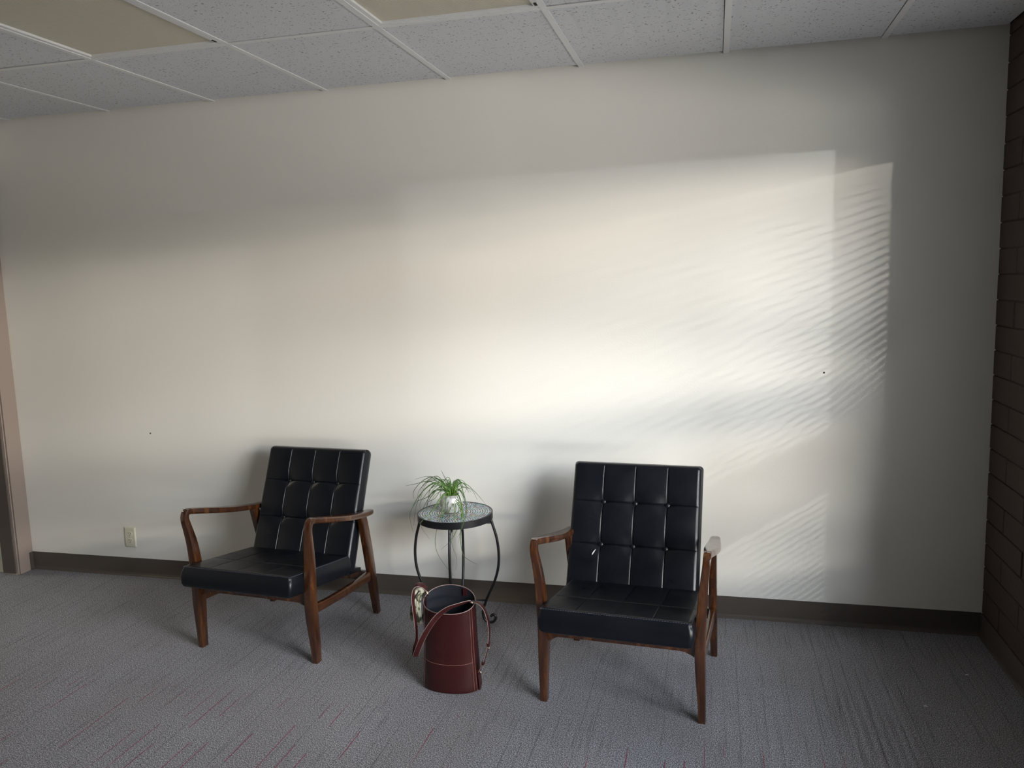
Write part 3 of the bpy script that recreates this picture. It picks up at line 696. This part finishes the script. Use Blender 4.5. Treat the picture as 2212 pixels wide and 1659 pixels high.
for i in range(28):
    a = random.uniform(0, 6.283); L = random.uniform(.07, .17); r0 = random.uniform(0, .018)
    dx, dy = math.cos(a) - .35, math.sin(a) * .8 - .15
    hgt_ = random.uniform(.045, .085); b0 = Vector((r0 * math.cos(a), r0 * math.sin(a), .064))
    e = random.uniform(.02, .10)
    pts = [b0, b0 + Vector((dx * L * .13, dy * L * .13, hgt_ * .62)), b0 + Vector((dx * L * .42, dy * L * .42, hgt_)), b0 + Vector((dx * L * .78, dy * L * .78, hgt_ * .75)), b0 + Vector((dx * L, dy * L, max(hgt_ - e, -.03)))]
    blade(pts, random.uniform(.0034, .0046))

# ------------------------------------------------------------------ bucket bag
BC = Vector((-.696, -.825, 0)); BROT = R(0)
bg = tag(empty('bucket_bag', BC, BROT), 'burgundy leather bucket bag with long straps on the carpet before the plant table', 'bag')
NB = 72
def bag_pt(th, f, off=0.0):
    c_, s_ = math.cos(th), math.sin(th)
    rimz = .343 + .036 * s_ - .006 * (c_ * c_ - .5)
    rx = .1175 + (.1045 - .1175) * f - .003 * math.sin(math.pi * f); ry = .076 + (.058 - .076) * f - .002 * math.sin(math.pi * f)
    e = 0.92
    x_ = math.copysign(abs(c_) ** e, c_) * (rx + off); y_ = math.copysign(abs(s_) ** e, s_) * (ry + off)
    return Vector((x_ + .003 - .002 * f, y_ + .004 * f, f * rimz))
fs = [0, .01, .03, .08, .16, .25, .33, .42, .52, .62, .72, .82, .9, .96, 1.0]
q = MB(); rs = []
for f in fs:
    off = -.006 if f == 0 else (-.0015 if f == .01 else 0)
    rs.append([bag_pt(2 * math.pi * k / NB, f, off) for k in range(NB)])
rs.append([bag_pt(2 * math.pi * k / NB, 1.0, -.0032) for k in range(NB)])
q.rings(rs, cap=False); q.f.append(tuple(reversed(range(NB)))); q.mi.append(0)
q.build('body', WINE, bg, smooth=True, auto=50)
q = MB(); q.rings([[bag_pt(2 * math.pi * k / NB, f, -.0034) for k in range(NB)] for f in (1.0, .97, .9, .7, .5, .3, .1, .02)], cap=False); n0 = 7 * NB
q.f.append(tuple(range(n0, n0 + NB))); q.mi.append(0)
q.build('lining', NAVY, bg, smooth=True)
q = MB(); q.sweep([bag_pt(2 * math.pi * k / NB, 1.0, -.0016) + Vector((0, 0, .0004)) for k in range(NB)], (.0042, .0026), side=(0, 0, 1), round_=True, close=True); q.build('rim_edge', EDGE, bg, smooth=True)
def line_on(ths, fs_, nm, w_=.0016, m=THREAD, off=.0006):
    q = MB(); q.sweep([bag_pt(a, f, off) for a, f in zip(ths, fs_)], (w_, w_), side=(0, 0, 1) if abs(fs_[0] - fs_[-1]) < .3 else (1, 0, 0), round_=True); return q.build(nm, m, bg, smooth=True)
N_ = 30
for a in (R(-31), R(-23)):
    line_on([a + R(1) * 0 for i in range(N_)], [i / (N_ - 1) for i in range(N_)], 'side_seam')
line_on([R(-149)] * N_, [i / (N_ - 1) for i in range(N_)], 'side_seam')
line_on([R(-149) + (R(-31) - R(-149)) * i / 40 for i in range(41)], [.365 + .0 * i for i in range(41)], 'front_seam')
def strap(pts, w_, sides, nm, th=.003):
    P_ = crom(pts, 6); S_ = crom(sides, 6) if isinstance(sides[0], (tuple, Vector)) else None
    q = MB(); q.sweep([p_ - BC for p_ in P_], (w_, th), side=[tuple(v_) for v_ in S_], corner=.3); o = q.build(nm, WINE, bg, smooth=True, auto=40)
    # pale cut edges along both sides of the leather
    return o, P_, S_
SA = [(-.7935, -.800, .3728), (-.8043, -.815, .3933), (-.8153, -.84, .4006), (-.8238, -.86, .3861), (-.8198, -.88, .3475), (-.8064, -.90, .2901), (-.7985, -.915, .2306), (-.802, -.925, .1848), (-.7993, -.935, .1614),
      (-.784, -.945, .1925), (-.7616, -.95, .2398), (-.7348, -.945, .2857), (-.7054, -.93, .3241), (-.6698, -.915, .3499), (-.6332, -.895, .3606), (-.6081, -.87, .3620), (-.5978, -.84, .352)]
SSA = [(0, 1, .2)] * 3 + [(.1, 1, .1)] * 4 + [(.8, .6, 0), (.9, .3, .1)] + [(.75, .45, -.45), (.7, .45, -.5), (.55, .5, -.6), (.45, .5, -.7), (.3, .6, -.7), (.1, .7, -.6), (0, .8, -.5), (0, .9, -.2)]
def strap_edges(P_, S_, w_, nm):
    for s in (-1, 1):
        q = MB(); pts = []
        for i, p_ in enumerate(P_):
            tg = (P_[min(i + 1, len(P_) - 1)] - P_[max(i - 1, 0)]).normalized(); sd = S_[i] - tg * S_[i].dot(tg); sd.normalize(); pts.append(p_ - BC + sd * s * w_ / 2)
        q.sweep(pts, (.0022, .0022), side=(.3, .9, .2), round_=True); q.build(nm, EDGE, bg, smooth=True)
_, P_, S_ = strap(SA, .020, SSA, 'shoulder_strap'); strap_edges(P_, S_, .020, 'strap_edge')
SB = [(-.5978, -.84, .352), (-.573, -.845, .3525), (-.5491, -.85, .3348), (-.5327, -.855, .2951), (-.527, -.86, .248), (-.5313, -.86, .201), (-.5397, -.858, .1659), (-.5517, -.855, .1298), (-.5641, -.85, .1026), (-.5767, -.845, .0750)]
SSB = [(0, 1, .1)] * 3 + [(.10, 1, 0)] * 7
_, P_, S_ = strap(SB, .017, SSB, 'side_strap'); strap_edges(P_, S_, .017, 'strap_edge')
def ring_obj(c_, r_, w_, ax, nm, m=GOLD):
    ax = Vector(ax).normalized(); u = ax.orthogonal().normalized(); v_ = ax.cross(u)
    q = MB(); q.sweep([Vector(c_) - BC + (u * math.cos(k * math.pi / 12) + v_ * math.sin(k * math.pi / 12)) * r_ for k in range(24)], (w_, w_), side=tuple(ax), round_=True, close=True)
    return q.build(nm, m, bg, smooth=True)
ring_obj((-.5985, -.842, .350), .011, .0032, (.25, .4, 1), 'ring'); ring_obj((-.789, -.806, .361), .012, .0034, (.6, .3, .4), 'ring'); ring_obj((-.5775, -.846, .070), .010, .0036, (.3, 1, .2), 'ring')
def keeper(c_, nm, sz, m=WINE):
    q = MB(); c_ = Vector(c_) - BC; q.box((c_.x - sz[0] / 2, c_.y - sz[1] / 2, c_.z - sz[2] / 2), (c_.x + sz[0] / 2, c_.y + sz[1] / 2, c_.z + sz[2] / 2)); return q.build(nm, m, bg)
keeper((-.5315, -.86, .197), 'strap_keeper', (.009, .021, .012)); keeper((-.5565, -.854, .118), 'strap_keeper', (.009, .021, .012))
q = MB(); q.lathe([(.001, -.003), (.003, -.002), (.0035, 0), (.003, .002), (.001, .003)], 12, Vector((-.5285, -.868, .186)) - BC); q.build('stud', GOLD, bg, smooth=True)
# leather tabs: outside lower right, inside rear and the left rim
q = MB(); q.sweep([bag_pt(R(-12), f, .0022) for f in (.01, .08, .16, .2)], (.003, .020), side=[(1, 0, 0)] * 4, corner=.3); q.build('tab', WINE, bg)
q = MB(); q.sweep([bag_pt(R(62), f, -.006) for f in (.995, .96, .92)], (.003, .016), side=[(0, 1, 0)] * 3, corner=.3); q.build('tab', WINE, bg)
q = MB(); q.sweep([bag_pt(R(174), f, -.006) for f in (1.01, .95, .88, .80)], (.003, .013), side=[(1, 0, 0)] * 4, corner=.3); q.build('tab', WINE, bg)

# ------------------------------------------------------------------ scarf tied to the bag's left ring
sf = tag(empty('scarf', (-.800, -.830, .36)), 'cream and dark green patterned scarf tied to the left ring of the burgundy bag', 'scarf')
SO = Vector((-.800, -.830, .36))
q = MB(); kn = [(-.803, -.822, .366), (-.810, -.824, .383), (-.821, -.832, .380), (-.828, -.838, .362), (-.827, -.842, .345)]
q.sweep([Vector(p_) - SO for p_ in crom(kn, 6)], [(.020 + .006 * math.sin(i * .9), .013) for i in range(25)], side=(0.1, 1, .2), corner=.9); q.build('knot', SCARF, sf, smooth=True)
def drape(path, widths, nm, amp=.004, folds=2.2, side=(.55, .8, 0)):
    P_ = crom(path, 7); W_ = crom([(w_, 0, 0) for w_ in widths], 7); NU = 14; q = MB(); i0 = 0; g = []
    for i, p_ in enumerate(P_):
        tg = (P_[min(i + 1, len(P_) - 1)] - P_[max(i - 1, 0)]).normalized(); sd = Vector(side); sd = (sd - tg * sd.dot(tg)).normalized(); nn = tg.cross(sd)
        row = []
        for k in range(NU + 1):
            u = k / NU - .5; row.append(p_ - SO + sd * u * W_[i].x + nn * (amp * math.cos(u * 6.283 * folds + i * .12) + .010 * (.25 - u * u)))
        g.append((row, nn))
    rs = []
    for row, nn in g: rs.append(row + [p_ - nn * .0014 for p_ in reversed(row)])
    q.rings(rs); return q.build(nm, SCARF, sf, smooth=True, auto=70)
drape([(-.806, -.834, .372), (-.812, -.848, .352), (-.810, -.862, .325), (-.802, -.874, .300), (-.796, -.880, .276), (-.795, -.882, .262)], [.016, .030, .036, .030, .018, .008], 'tail')
drape([(-.822, -.840, .352), (-.829, -.848, .325), (-.832, -.852, .300), (-.835, -.854, .280), (-.836, -.855, .266)], [.018, .026, .026, .022, .014], 'tail', .003, 1.6)

# ------------------------------------------------------------------ lint on the carpet
for (x_, y_), lb in (((1.2400, -.3844), 'white lint scrap on the dark carpet, farther one by the window wall'), ((1.0322, -.6581), 'white lint speck on the dark carpet, nearer one by the window wall')):
    q = MB(); q.sweep(crom([(-.006, 0, .0015), (0, .001, .003), (.005, -.001, .0015)], 4), (.0035, .003), side=(0, 1, 0), corner=.8)
    o = tag(q.build('lint', LINT, smooth=True), lb, 'lint'); o.location = (x_, y_, 0)
